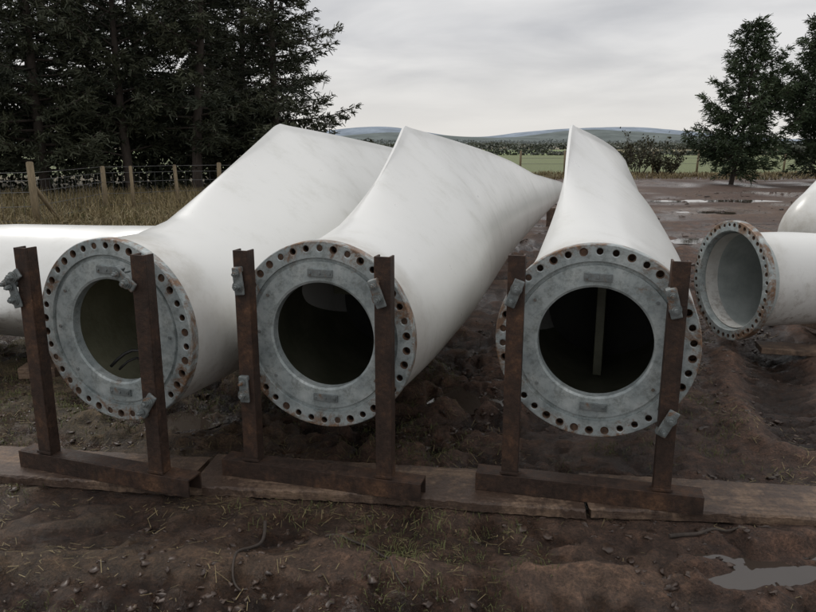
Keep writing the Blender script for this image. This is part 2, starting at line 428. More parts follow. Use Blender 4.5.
def root_flange(parent, R=0.44, rb=0.365, rh=0.25, nh=38, hr=0.0145, open_type=False, inner_mat=None, plates=True, seed=0):
    rnd = random.Random(seed)
    V = []; F = []; MI = []; SM = []
    def add(v): V.append(v); return len(V) - 1
    def face(f, mi=0, s=False): F.append(f); MI.append(mi); SM.append(s)
    def P(r, a, y): return (r * math.sin(a), y, r * math.cos(a))
    rc = (R + rb) / 2 + 0.005
    K = 6
    da = 2 * math.pi / nh
    for i in range(nh):
        a0 = i * da - da / 2
        bd = []
        for k in range(K): bd.append((R - 0.004, a0 + da * k / K))
        for k in range(K): bd.append((R - 0.004 + (rb - R + 0.004) * k / K, a0 + da))
        for k in range(K): bd.append((rb, a0 + da - da * k / K))
        for k in range(K): bd.append((rb + (R - 0.004 - rb) * k / K, a0))
        outer = [add(P(r, a, 0)) for r, a in bd]
        ac = a0 + da / 2; cx, _, cz = P(rc, ac, 0)
        n = len(bd); inn = []; mid = []; back = []
        dep = 0.045 if rnd.random() < 0.8 else 0.006
        for j, (r, a) in enumerate(bd):
            px, _, pz = P(r, a, 0)
            t = math.atan2(pz - cz, px - cx)
            mid.append(add((cx + math.cos(t) * (hr + 0.004), 0, cz + math.sin(t) * (hr + 0.004))))
            inn.append(add((cx + math.cos(t) * hr, 0.003, cz + math.sin(t) * hr)))
            back.append(add((cx + math.cos(t) * hr, dep, cz + math.sin(t) * hr)))
        rusty = rnd.random() < 0.45
        for j in range(n):
            k = (j + 1) % n
            face((outer[j], outer[k], mid[k], mid[j]), 0)
            face((mid[j], mid[k], inn[k], inn[j]), 1 if rusty else 0)
            face((inn[j], inn[k], back[k], back[j]), 1, True)
        face(back[::-1], 1)
    SEG = 144
    def lathe(prof, mi, sm=False):
        rings = []
        for r, y in prof:
            rings.append([add(P(r, 2 * math.pi * i / SEG, y)) for i in range(SEG)])
        for a, b in zip(rings[:-1], rings[1:]):
            for i in range(SEG):
                k = (i + 1) % SEG
                face((a[i], a[k], b[k], b[i]), mi, sm)
    lathe([(R - 0.004, 0.0), (R, 0.004), (R, 0.05), (R - 0.03, 0.05)], 0)
    if not open_type:
        lathe([(rb, 0.0), (rb - 0.001, 0.016), (rb - 0.016, 0.016), (rb - 0.019, 0.004), (rh + 0.01, 0.004), (rh, 0.010), (rh, 0.055)], 0)
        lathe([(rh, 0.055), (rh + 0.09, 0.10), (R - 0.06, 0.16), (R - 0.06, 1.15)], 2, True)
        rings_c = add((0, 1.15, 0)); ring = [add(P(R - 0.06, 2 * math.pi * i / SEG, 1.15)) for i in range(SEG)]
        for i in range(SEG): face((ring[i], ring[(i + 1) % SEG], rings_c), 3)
    else:
        lathe([(rb, 0.0), (rb - 0.006, 0.006), (rb - 0.012, 0.05)], 0)
        lathe([(rb - 0.012, 0.05), (rb - 0.035, 0.35), (rb - 0.06, 1.2)], 2, True)
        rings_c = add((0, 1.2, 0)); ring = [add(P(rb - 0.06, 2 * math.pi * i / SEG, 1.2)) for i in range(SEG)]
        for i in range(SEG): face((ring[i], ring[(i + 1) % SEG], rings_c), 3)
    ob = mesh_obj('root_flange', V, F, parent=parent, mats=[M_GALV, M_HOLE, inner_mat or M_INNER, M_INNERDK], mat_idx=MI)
    ob.data.polygons.foreach_set('use_smooth', SM)
    if plates:
        b = MB()
        for sgn, ang in ((1, 0.0), (-1, 0.04)):
            rr = rh + 0.045
            b.box((ang * rr, -0.002, sgn * rr), (0.12, 0.010, 0.034), bevel=0.002)
            for ux in (-0.048, 0, 0.048):
                b.cyl((ang * rr + ux, -0.013, sgn * rr), (ang * rr + ux, -0.004, sgn * rr), 0.006, seg=6, mi=0)
        for ang in (0.9, 2.2, 4.0, 5.3, 1.57, 4.71):
            rr = rh + 0.07
            b.cyl((rr * math.sin(ang), -0.003, rr * math.cos(ang)), (rr * math.sin(ang), 0.005, rr * math.cos(ang)), 0.008, seg=6, mi=0)
        b.done('cover_plates', [M_GALV2], parent)
    return ob

def make_blade(loc, theta, fl=dict(), sh=dict()):
    e = new_empty('wind_turbine_blade', loc, -math.radians(theta))
    root_flange(e, **fl)
    blade_shell(e, **sh)
    return e

B1 = make_blade((-1.385, 3.21, 0.735), 20, dict(seed=1, inner_mat=M_INNER_LIT), dict(leans=((0, 14), (0.8, 18), (2.5, 27), (6, 12), (13, 3)), te_peak=1.13))
B2 = make_blade((-0.395, 3.125, 0.735), 17, dict(seed=2), dict(leans=((0, 8), (0.8, 11), (2.5, 21), (6, 8), (13, 2)), te_peak=1.06))
B3 = make_blade((0.82, 2.995, 0.74), 18, dict(seed=3), dict(leans=((0, 26), (1.0, 24), (2.5, 21), (4.5, 10), (6, 4), (13, -2)), te_peak=1.06, camber=0.05, kick=0.15))
b = MB(); b.tube([(-0.13 + 0.036 * t, 0.10 + 0.012 * t, -0.215 + 0.085 * math.sin(t * 0.45)) for t in range(9)], 0.008, mi=0)
b.tube([(-0.10 + 0.03 * t, 0.12 + 0.03 * t, -0.235 + 0.05 * math.sin(t * 0.8)) for t in range(7)], 0.006, mi=0); b.done('cable', [M_BLACK], B1)
b = MB(); b.box((0.02, 0.75, -0.06), (0.03, 0.03, 0.60), rot=Matrix.Rotation(0.12, 3, 'Y'), bevel=0.003); b.box((-0.02, 0.8, 0.05), (0.5, 0.03, 0.05)); b.done('shear_web_edge', [M_INNER], B2)
b = MB(); b.box((-0.01, 0.9, 0.0), (0.045, 0.42, 0.74), bevel=0.004); b.box((-0.01, 0.68, 0.14), (0.30, 0.02, 0.02)); b.done('shear_web', [M_INNER], B3)
B4 = make_blade((2.47, 5.35, 0.565), 79, dict(R=0.46, rb=0.385, open_type=True, inner_mat=M_LINER, plates=False, nh=44, hr=0.012, seed=4),
                dict(r=0.365, leans=((0, 80), (13, 80)), te_peak=0.8, kick=0.7))
B5 = new_empty('wind_turbine_blade', (3.72, 6.9, 0.74), -math.radians(70))
blade_shell(B5, r=0.46, leans=((0, 8), (13, 5)), te_peak=1.3, kick=0.02, nose=0.70, smax=1.9, y0=0.0)
B6 = make_blade((-1.42, 5.12, 0.535), -88, dict(seed=6), dict(r=0.475, leans=((0, 95), (13, 88)), te_peak=1.0, kick=0.8, drop=0.05))

# ------------------------------------------------------------ support frames
def frame(loc, theta, clamps, sp=0.328, bx=0.01):
    e = new_empty('steel_support_frame', loc, -math.radians(theta))
    b = MB()
    L = 0.98
    b.box((bx, -0.040, 0.042), (L, 0.010, 0.084), bevel=0.002)
    b.box((bx, 0.006, 0.079), (L - 0.002, 0.080, 0.010), bevel=0.002)
    b.box((bx, 0.050, 0.042), (L, 0.008, 0.082), bevel=0.002)
    b.done('base_channel', [M_RUST], e)
    for i, ux in enumerate((-sp, sp)):
        b = MB(); hgt = 1.005
        z0 = 0.0855
        b.box((ux, -0.032, z0 + hgt / 2), (0.072, 0.009, hgt), bevel=0.002)
        b.box((ux - 0.0315, 0.0, z0 + hgt / 2), (0.009, 0.054, hgt), bevel=0.002)
        b.box((ux + 0.0315, 0.0, z0 + hgt / 2), (0.009, 0.054, hgt), bevel=0.002)
        b.box((ux, -0.0395, z0 + 0.010), (0.086, 0.006, 0.014), bevel=0.003)
        b.done('post_%d' % (i + 1), [M_RUST], e)
    for i, (ux, z, ang) in enumerate(clamps):
        b = MB(); R = Matrix.Rotation(math.radians(ang), 3, 'Y')
        c = Vector((ux, -0.052, z))
        b.box(c, (0.125, 0.014, 0.046), rot=R, bevel=0.006)
        b.box(c + R @ Vector((-0.052, 0.018, 0)), (0.024, 0.042, 0.044), rot=R, bevel=0.006)
        b.cyl(c + R @ Vector((0.022, -0.008, 0)), c + R @ Vector((0.022, -0.013, 0)), 0.026, seg=20)
        for dxx, rr in ((0.022, 0.016), (-0.036, 0.011)):
            p = c + R @ Vector((dxx, 0, 0))
            b.cyl(p + Vector((0, -0.044, 0)), p + Vector((0, 0.07, 0)), rr * 0.5, seg=12)
            b.cyl(p + Vector((0, -0.034, 0)), p + Vector((0, -0.018, 0)), rr, seg=6, smooth_f=False)
            b.cyl(p + Vector((0, -0.0179, 0)), p + Vector((0, -0.0142, 0)), rr * 1.35, seg=16)
        b.done('clamp_%d' % (i + 1), [M_GALV2], e)
    return e
PT = 0.047
frame((-1.44, 3.10, PT), 19, [(-0.375, 0.945, -35), (-0.365, 0.875, 75), (0.26, 0.985, 38), (0.32, 0.42, -55)], sp=0.322)
frame((-0.415, 3.035, PT), 15.5, [(-0.335, 0.955, 85), (-0.335, 0.45, 88), (0.31, 0.935, 70)])
frame((0.785, 2.905, PT), 14, [(-0.33, 0.93, -70), (0.31, 0.92, 75), (0.325, 0.405, -65)])

# ------------------------------------------------------------ planks
def plank(x0, x1, yoff, width, zt, name='wooden_plank', th=0.045, tilt=0.0, seedp=0):
    rnd = random.Random(seedp)
    cx = (x0 + x1) / 2; cy = plank_mid(cx) + yoff
    b = bmesh.new()
    n = 90; L = x1 - x0
    rows = []
    for i in range(n + 1):
        u = -L / 2 + L * i / n
        wv = 0.010 * math.sin(u * 3 + seedp) + rnd.uniform(-0.005, 0.005)
        wv2 = 0.010 * math.sin(u * 2.3 + 2 + seedp) + rnd.uniform(-0.005, 0.005)
        z = zt + 0.003 * math.sin(u * 2 + seedp)
        e = 0.007; e2 = rnd.uniform(0.003, 0.014)
        prof = [(-width / 2 + wv, z - th), (-width / 2 + wv, z - e2), (-width / 2 + wv + e, z), (width / 2 + wv2 - e, z), (width / 2 + wv2, z - e), (width / 2 + wv2, z - th)]
        rows.append([b.verts.new((u + (rnd.uniform(-0.01, 0.01) if i in (0, n) else 0), v, zz)) for v, zz in prof])
    for i in range(n):
        for k in range(6):
            b.faces.new((rows[i][k], rows[i][(k + 1) % 6], rows[i + 1][(k + 1) % 6], rows[i + 1][k]))
    b.faces.new(rows[0]); b.faces.new(rows[-1][::-1])
    bmesh.ops.recalc_face_normals(b, faces=b.faces)
    me = bpy.data.meshes.new(name); b.to_mesh(me); b.free(); me.materials.append(M_WOOD)
    ob = bpy.data.objects.new(name, me); COL.objects.link(ob)
    ob.location = (cx, cy, 0); ob.rotation_euler = (0, 0, -math.atan(0.111) + tilt)
    return ob
plank(-3.1, -1.02, -0.03, 0.33, 0.044, seedp=1)
plank(-1.005, 0.80, -0.02, 0.34, 0.046, tilt=-0.006, seedp=2)
plank(0.808, 3.3, -0.02, 0.33, 0.046, tilt=0.004, seedp=3)
def timber(loc, size, rz, name='timber_block'):
    b = MB(); b.box((0, 0, 0), size, bevel=0.006); ob = b.done(name, [M_WOOD]); ob.location = loc; ob.rotation_euler = (0, 0, rz); return ob
timber((3.35, 5.12, 0.055), (1.3, 0.22, 0.045), -0.25)
timber((3.6, 5.45, 0.11), (0.30, 0.9, 0.06), 0.2)
timber((4.6, 7.4, 0.12), (0.3, 1.0, 0.26), 0.5)
timber((-2.6, 5.12, 0.04), (0.25, 0.9, 0.08), 0.05)
for bx, by in ((1.3, 10.6), (2.85, 13.75), (3.5, 11.2)):
    timber((bx, by, 0.19), (0.30, 0.28, 0.38), -0.3)

# ------------------------------------------------------------ clods, straw and grass on the mud
def scatter_clods(name, n, xr, yr, smin, smax, seed, sp=0.015, pw=4):
    r = np.random.default_rng(seed)
    bm0 = bmesh.new(); bmesh.ops.create_icosphere(bm0, subdivisions=2, radius=1)
    base = np.array([v.co[:] for v in bm0.verts]); fc = np.array([[v.index for v in f.verts] for f in bm0.faces]); bm0.free()
    x = r.uniform(*xr, n); y = r.uniform(*yr, n)
    dens = vnoise(x / 0.5, y / 0.5, seed + 40) + 0.5 * vnoise(x / 0.16, y / 0.16, seed + 41)
    ok = (np.abs(y - plank_mid(x)) > 0.18) & (dens > r.uniform(-0.3, 0.4, n))
    x = x[ok]; y = y[ok]; h = height(x, y, np.full(len(x), sp)); n = len(x)
    s = smin + (smax - smin) * r.random(n) ** pw
    f = 1 + r.normal(0, 0.30, (n, len(base))) + 0.35 * np.sin(base @ r.normal(0, 2.2, (3, n)) + r.uniform(0, 6, n)).T
    v = base[None] * f[..., None] * (s[:, None] * np.stack([r.uniform(.7, 1.8, n), r.uniform(.6, 1.2, n), r.uniform(.3, .6, n)], -1))[:, None, :]
    a = r.uniform(0, 6.28, n)[:, None]
    vx = v[..., 0] * np.cos(a) - v[..., 1] * np.sin(a) + x[:, None]; vy = v[..., 0] * np.sin(a) + v[..., 1] * np.cos(a) + y[:, None]
    vz = v[..., 2] + (h - 0.12 * s)[:, None]
    Vv = np.stack([vx, vy, vz], -1).reshape(-1, 3)
    Ff = (fc[None] + (np.arange(n) * len(base))[:, None, None]).reshape(-1, 3)
    t = np.clip(np.repeat(r.uniform(0, 0.5, n), len(base)) + r.uniform(-0.15, 0.45, n * len(base)), 0, 1)
    return poly_np(name, Vv, Ff, M_CLOD, attr=t)
scatter_clods('mud_clods', 20000, (-3.2, 3.2), (1.7, 6.5), 0.003, 0.020, 3, pw=4.5)
scatter_clods('mud_clods', 3000, (-2, 13), (6, 24), 0.015, 0.08, 4, 0.2)

def blades_of(name, x, y, z, h, w, lean, mat, tint, seed):
    r = np.random.default_rng(seed); n = len(x)
    a = r.uniform(0, 2 * np.pi, n); d = np.stack([np.cos(a), np.sin(a), np.zeros(n)], -1)
    s = np.stack([-np.sin(a), np.cos(a), np.zeros(n)], -1)
    P0 = np.stack([x, y, z], -1)
    hh = h[:, None]; up = np.array([0, 0, 1.0])
    P1 = P0 + up * hh * 0.6 + d * (lean * h * 0.35)[:, None]
    P2 = P0 + up * hh * (1 - 0.35 * lean)[:, None] + d * (lean * h)[:, None]
    ww = w[:, None] * s / 2
    Q1 = np.stack([P0 - ww, P0 + ww, P1 + ww * 0.8, P1 - ww * 0.8], 1)
    Q2 = np.stack([P1 - ww * 0.8, P1 + ww * 0.8, P2 + ww * 0.15, P2 - ww * 0.15], 1)
    return quads_np(name, np.concatenate([Q1, Q2]), mat, attr=np.concatenate([tint, tint]))
r = np.random.default_rng(11); n = 20000
x = r.uniform(-3.2, 3.2, n); y = r.uniform(1.7, 6.0, n)
dens = vnoise(x / 0.5, y / 0.5, 71) + 0.6 * vnoise(x / 0.15, y / 0.15, 72) + np.where(x < 0.5, 0.04, -0.14)
ok = (dens > r.uniform(0.0, 0.3, n)) & (np.abs(y - plank_mid(x)) > 0.15); x = x[ok]; y = y[ok]; n = len(x)
a = r.uniform(0, 2 * np.pi, n); L = r.uniform(0.012, 0.06, n) * r.uniform(0.5, 1.3, n); w = r.uniform(0.0007, 0.0017, n)
sp_ = np.full(n, 0.015)
za = height(x - np.cos(a) * L / 2, y - np.sin(a) * L / 2, sp_) + 0.006; zb = height(x + np.cos(a) * L / 2, y + np.sin(a) * L / 2, sp_) + 0.006
d = np.stack([np.cos(a) * L / 2, np.sin(a) * L / 2, (zb - za) / 2], -1); s = np.stack([-np.sin(a) * w, np.cos(a) * w, np.zeros(n)], -1)
P = np.stack([x, y, (za + zb) / 2 + 0.002], -1)
quads_np('straw_litter', np.stack([P - d - s, P + d - s, P + d + s, P - d + s], 1), M_DRY, attr=r.uniform(0.1, 0.75, n))
def tufts(name, nt, per, xr, yr, hmin, hmax, wd, mat, seed, bias=None, spread=0.05, scl=(0.5, 1.0)):
    r = np.random.default_rng(seed)
    cx = r.uniform(*xr, nt); cy = r.uniform(*yr, nt)
    if bias is not None:
        k = bias(cx, cy, r); cx = cx[k]; cy = cy[k]
    x = np.repeat(cx, per) + r.normal(0, spread, len(cx) * per); y = np.repeat(cy, per) + r.normal(0, spread, len(cx) * per)
    n = len(x)
    z = height(x, y, np.full(n, 0.015)) - 0.003
    sc = np.repeat(r.uniform(*scl, len(cx)), per)
    tb = np.repeat(r.uniform(0, 0.6, len(cx)), per)
    return blades_of(name, x, y, z, r.uniform(hmin, hmax, n) * sc, np.full(n, wd), r.uniform(0.1, 1.1, n), mat, np.clip(tb + r.uniform(0, 0.4, n), 0, 1), seed + 1)
tufts('grass_tufts', 5200, 14, (-3.3, 2.5), (1.6, 6.5), 0.012, 0.055, 0.0028, M_GREEN, 21,
      lambda x, y, r: (np.abs(y - plank_mid(x)) > 0.20) & (vnoise(x / .6, y / .6, 5) + 0.26 - 0.30 * np.clip((x + 2.4) / 2.2, 0, 2) > r.uniform(-0.1, 0.45, len(x))), 0.035)
tufts('rough_grass', 2800, 16, (-14, -2.5), (8.2, 21), 0.25, 0.62, 0.012, M_DRY, 23,
      lambda x, y, r: (-x + 0.15 * y + r.normal(0, 0.5, len(x)) > 5.2), 0.14)
tufts('rough_green_grass', 1500, 12, (-14, -2.5), (8.0, 21), 0.12, 0.4, 0.012, M_GREEN, 25,
      lambda x, y, r: (-x + 0.15 * y + r.normal(0, 0.5, len(x)) > 5.0), 0.15)
tufts('field_margin_grass', 1800, 12, (-3, 34), (32, 38.5), 0.08, 0.28, 0.03, M_DRY, 27, None, 0.25)

def ground_curve(pts, r0, name, mat):
    P = []
    for i in range(len(pts) - 1):
        for t in np.linspace(0, 1, 8, endpoint=False):
            p0 = pts[max(i - 1, 0)]; p1 = pts[i]; p2 = pts[i + 1]; p3 = pts[min(i + 2, len(pts) - 1)]
            q = [0.5 * ((2 * p1[k]) + (-p0[k] + p2[k]) * t + (2 * p0[k] - 5 * p1[k] + 4 * p2[k] - p3[k]) * t * t + (-p0[k] + 3 * p1[k] - 3 * p2[k] + p3[k]) * t ** 3) for k in (0, 1)]
            P.append((q[0], q[1], max(gz(q[0], q[1]), -0.01) + r0 * 0.9))
    Q = [tuple(np.mean(P[max(0, i - 2):i + 3], axis=0)) for i in range(len(P))]
    b = MB(); b.tube(Q, r0, 7, taper=0.4); return b.done(name, [mat])
ground_curve([(-0.62, 2.78), (-0.60, 2.62), (-0.66, 2.5), (-0.66, 2.36), (-0.60, 2.28)], 0.008, 'fallen_stick', M_BARK)
ground_curve([(-0.35, 2.62), (-0.22, 2.60), (-0.1, 2.5), (-0.05, 2.36), (0.0, 2.3)], 0.006, 'fallen_stick', M_BARK)
ground_curve([(1.08, 2.66), (1.2, 2.67), (1.32, 2.70), (1.40, 2.69)], 0.010, 'fallen_stick', M_BARK)

# ------------------------------------------------------------ trees
def tree_meshes(tag, seed, H=9.0, R=2.6, z0=0.12, nl=110, mat=M_NEEDLE, profile='spruce', droop=0.15, qs=(0.17, 0.04), per=5, tw=13, gap=0.12, pw=0.75):
    r = np.random.default_rng(seed)
    b = MB()
    ph = r.uniform(0, 6, 2); bend = r.uniform(0.05, 0.2)
    def trunk_p(z): return np.array([bend * math.sin(z * 0.5 + ph[0]), bend * math.sin(z * 0.4 + ph[1]), z])
    b.tube([tuple(trunk_p(z)) for z in np.linspace(-0.2, H, 14)], 0.016 * H, 9, taper=0.1)
    P = []; D = []; T = []
    for i in range(nl):
        f = z0 + (1 - z0) * ((i + r.random()) / nl) ** 0.95
        z = f * H
        if profile == 'spruce': pr = (1 - f) ** pw * (0.6 + 0.4 * min(1, (f - z0 + 0.1) / 0.2)) + 0.04
        else: pr = math.sin(min(1, (1 - f) / 0.75) * math.pi * 0.55) ** 0.8 * (0.75 + 0.25 * min(1, (f - z0 + 0.05) / 0.25)) + 0.05
        az = i * 2.399 + r.uniform(-0.6, 0.6)
        L = R * pr * r.uniform(0.55, 1.2)
        if r.random() < gap: L *= 0.45
        d = np.array([math.cos(az), math.sin(az), 0])
        up0 = r.uniform(0.15, 0.6) if droop < 0.1 or profile == 'pine' else r.uniform(-0.1, 0.25)
        base = trunk_p(z)
        pts = [base + d * L * t + np.array([0, 0, L * (up0 * t - droop * t * t + (0.25 * t ** 3 if profile == 'spruce' else 0.15 * t ** 2))]) for t in np.linspace(0, 1, 6)]
        b.tube([tuple(p) for p in pts], 0.012 + 0.012 * L, 5, taper=0.2)
        tone = r.uniform(0, 0.55)
        ntw = max(4, int(tw * L / R * 1.6))
        for k in range(ntw):
            t = 0.18 + 0.82 * ((k + r.random()) / ntw)
            j = min(4, int(t * 5)); q = pts[j] + (pts[j + 1] - pts[j]) * (t * 5 - j)
            sl = (0.40 * L * (1.05 - t) + 0.16) * r.uniform(0.6, 1.2)
            sd = az + (1 if k % 2 else -1) * r.uniform(0.5, 1.2)
            dv = np.array([math.cos(sd), math.sin(sd), r.uniform(-0.45, 0.25)])
            m = max(3, int(sl / 0.10))
            tt = (np.arange(m) + r.random(m)) / m
            pp = q + dv * (tt * sl)[:, None] + r.normal(0, 0.03, (m, 3)); pp[:, 2] -= 0.15 * tt ** 2 * sl
            P.append(pp); D.append(np.repeat(dv[None], m, 0)); T.append(np.clip(tone + 0.3 * t + r.uniform(-0.1, 0.25, m), 0, 1))
    P = np.concatenate(P); D = np.concatenate(D); T = np.concatenate(T)
    P = np.repeat(P, per, 0); D = np.repeat(D, per, 0); T = np.repeat(T, per); n = len(P)
    dd = D + r.normal(0, 0.55, (n, 3)); dd /= np.linalg.norm(dd, axis=1)[:, None]
    ss = np.cross(dd, r.normal(0, 1, (n, 3))); ss /= np.linalg.norm(ss, axis=1)[:, None]
    l = (qs[0] * r.uniform(0.6, 1.3, n))[:, None]; w = (qs[1] * r.uniform(0.6, 1.3, n))[:, None]
    P = P + r.normal(0, 0.035, (n, 3))
    Q = np.stack([P - ss * w * 0.5, P + ss * w * 0.5, P + dd * l + ss * w * 0.25, P + dd * l - ss * w * 0.25], 1)
    ft = quads_np('fol_' + tag, Q, mat, attr=np.clip(T + r.uniform(-0.1, 0.1, n), 0, 1))
    fme = ft.data; bpy.data.objects.remove(ft)
    to = b.done('trunk_' + tag, [M_BARK]); tme = to.data; bpy.data.objects.remove(to)
    return tme, fme
def place_tree(meshes, loc, rz, sc=1.0, name='pine_tree', lean=0.0):
    e = new_empty(name, loc, rz); e.scale = (sc, sc, sc); e.rotation_euler = (0, lean, rz)
    for nme, m in zip(('trunk_and_limbs', 'needles'), meshes):
        o = bpy.data.objects.new(nme, m); COL.objects.link(o); o.parent = e
    return e
TA = tree_meshes('a', 1, H=10, R=2.9, nl=115, z0=0.07, gap=0.2)
TB = tree_meshes('b', 2, H=11, R=2.6, nl=115, z0=0.12, gap=0.25)
TC = tree_meshes('c', 3, H=9.5, R=2.5, nl=85, z0=0.12, gap=0.3, profile='pine')
TD = tree_meshes('d', 4, H=6.0, R=2.15, nl=92, z0=0.05, gap=0.25, mat=M_NEEDLE2, droop=0.05, tw=15, per=6, pw=0.62)
TE = tree_meshes('e', 5, H=6.3, R=2.5, nl=96, z0=0.06, gap=0.25, mat=M_NEEDLE2, droop=0.05, tw=15, per=6, pw=0.55)
spots = [(TA, -4.1, 23.0, 0.97), (TB, -6.1, 21.5, 0.95), (TC, -8.3, 21.3, 1.0), (TA, -10.4, 20.6, 1.05), (TB, -12.8, 19.8, 1.0),
         (TC, -5.6, 25.5, 1.05), (TB, -9.0, 25.0, 1.1), (TA, -12.4, 24.5, 1.15), (TB, -16.0, 23.0, 1.15),
         (TA, -8.0, 29.5, 1.1), (TB, -12.4, 29.0, 1.25), (TA, -17.0, 28.0, 1.3)]
for i, (m, x, y, s) in enumerate(spots):
    place_tree(m, (x, y, 0), i * 1.9 + 0.5, s, 'spruce_tree' if m is not TC else 'pine_tree')
place_tree(TD, (12.7, 28.0, 0), 0.6, 1.0)
place_tree(TE, (16.2, 28.5, 0), 2.1, 1.03)
place_tree(TE, (20.2, 31.0, 0), 4.1, 1.0)

# ------------------------------------------------------------ shrubs, hedges
def clump_line(name, pts, hgt, wid, n, q, mat, seed, parent=None, zp=0.8):
    r = np.random.default_rng(seed)
    k = r.integers(0, len(pts) - 1, n); t = r.random(n); pts = np.array(pts, float)
    c = pts[k] + (pts[k + 1] - pts[k]) * t[:, None]
    prof = 0.5 + 1.1 * (vnoise(c[:, 0] / (hgt * 2.5) + seed, c[:, 1] / (hgt * 2.5), seed) + 0.2) + 0.5 * vnoise(c[:, 0] / (hgt * .7), c[:, 1] / (hgt * .7), seed + 1)
    prof = np.clip(prof, 0.08, 1.4)
    z = r.random(n) ** zp * hgt * prof
    P = np.stack([c[:, 0] + r.normal(0, wid, n), c[:, 1] + r.normal(0, wid, n), z], -1)
    dd = r.normal(0, 1, (n, 3)); dd /= np.linalg.norm(dd, axis=1)[:, None]
    ss = np.cross(dd, r.normal(0, 1, (n, 3))); ss /= np.linalg.norm(ss, axis=1)[:, None]
    Q = np.stack([P - ss * q * .5, P + ss * q * .5, P + dd * q + ss * q * .3, P + dd * q - ss * q * .3], 1)
    return quads_np(name, Q, mat, parent, attr=r.random(n))
clump_line('undergrowth', [(-22, 19.5), (-9, 22.5), (-3.6, 24.0)], 2.2, 0.45, 24000, 0.10, M_NEEDLE, 12)
clump_line('hedgerow', [(-30, 97), (40, 95), (90, 99)], 0.8, 0.4, 7000, 0.3, M_HEDGE, 5)
clump_line('hedgerow', [(-60, 176), (180, 174)], 1.2, 0.8, 9000, 0.5, M_HEDGE, 7)
clump_line('distant_tree_row', [(-150, 330), (20, 320), (160, 340), (380, 330)], 1.5, 4, 8000, 0.7, M_HEDGE, 8)
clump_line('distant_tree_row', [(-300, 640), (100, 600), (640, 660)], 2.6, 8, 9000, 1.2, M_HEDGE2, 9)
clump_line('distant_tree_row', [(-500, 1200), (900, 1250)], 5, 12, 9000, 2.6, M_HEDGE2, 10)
def shrub(loc, hgt, seed, nm='shrub', nstem=20, nl=900):
    r = random.Random(seed); e = new_empty(nm, loc)
    b = MB(); tips = []
    def br(p, d, L, rad, lvl):
        pts = [p]; q = Vector(p); dd = Vector(d).normalized()
        for i in range(4):
            dd = (dd + Vector((r.uniform(-.25, .25), r.uniform(-.25, .25), r.uniform(-.1, .2)))).normalized(); q = q + dd * L / 4; pts.append(tuple(q))
        b.tube(pts, rad, 4, taper=0.4)
        if lvl > 0: tips.extend(pts[2:])
        if lvl < 2:
            for _ in range(4):
                k = r.randint(1, 4); br(pts[k], dd + Vector((r.uniform(-.9, .9), r.uniform(-.9, .9), r.uniform(-.2, .6))), L * 0.55, rad * 0.6, lvl + 1)
    for i in range(nstem):
        a = r.uniform(0, 6.28)
        br((math.cos(a) * 0.3, math.sin(a) * 0.3, 0), (math.cos(a) * 0.6, math.sin(a) * 0.6, 1), hgt * r.uniform(0.4, 0.75), 0.018, 0)
    b.done('stems', [M_BARK], e)
    g = np.random.default_rng(seed); T = np.array(tips)[g.integers(0, len(tips), nl)] + g.normal(0, 0.06, (nl, 3))
    dd = g.normal(0, 1, (nl, 3)); dd /= np.linalg.norm(dd, axis=1)[:, None]
    ss = np.cross(dd, g.normal(0, 1, (nl, 3))); ss /= np.linalg.norm(ss, axis=1)[:, None]; q = 0.09
    quads_np('leaves', np.stack([T - ss * q * .5, T + ss * q * .5, T + dd * q + ss * q * .3, T + dd * q - ss * q * .3], 1), M_SHRUB, e, attr=g.random(nl))
    return e
shrub((11.6, 36.5, 0), 1.9, 3); shrub((12.9, 36.0, 0), 1.2, 4); shrub((10.6, 37.5, 0), 1.1, 6)

# ------------------------------------------------------------ fences
def fence(name, posts, hgt=1.15, mesh=True, rad=0.045, wires=(0.25, 0.5, 0.75, 0.95, 1.08), wr=0.005):
    e = new_empty(name)
    b = MB(); w = MB()
    for i, (x, y, k) in enumerate(posts):
        rr = rad * k; hh = hgt * (1.0 + 0.10 * (k > 1.2)) * random.uniform(0.94, 1.05); tx = random.uniform(-.06, .06)
        b.cyl((x, y, -0.2), (x + tx, y, hh), rr, rr * 0.9, seg=10)
        b.cyl((x + tx, y, hh), (x + tx, y, hh + 0.012), rr * 0.9, rr * 0.6, seg=10)
        if k > 1.2:
            nxp = posts[i + 1] if i + 1 < len(posts) else posts[i - 1]
            d = Vector((nxp[0] - x, nxp[1] - y, 0)).normalized()
            b.cyl((x + d.x * 1.1, y + d.y * 1.1, -0.05), (x, y, hgt * 0.75), rr * 0.6, seg=8)
    for (x0, y0, _), (x1, y1, _) in zip(posts[:-1], posts[1:]):
        for z in wires:
            w.cyl((x0, y0, z), (x1, y1, z + random.uniform(-.01, .01)), wr, seg=5, caps=False)
        if mesh:
            L = math.hypot(x1 - x0, y1 - y0); m = int(L / 0.16)
            for j in range(1, m):
                t = j / m; xx = x0 + (x1 - x0) * t; yy = y0 + (y1 - y0) * t
                w.cyl((xx, yy, 0.05), (xx, yy, 0.95), wr * 0.6, seg=4, caps=False)
    b.done('posts', [M_POST], e); w.done('wires', [M_WIRE], e)
    return e
fence('wire_fence', [(-10.5, 10.0, 1), (-8.6, 11.6, 1), (-6.65, 12.7, 1.5), (-6.75, 15.9, 1.2), (-6.2, 16.1, 0.9), (-5.4, 16.8, 1), (-4.5, 17.0, 1.2), (-2.2, 18.4, 1), (0.2, 19.6, 1)])
fence('field_fence', [(6 + i * 2.4, 38.5 + 0.1 * i, 1) for i in range(12)], mesh=False, rad=0.06, wr=0.008, wires=(0.5, 0.8, 1.05))

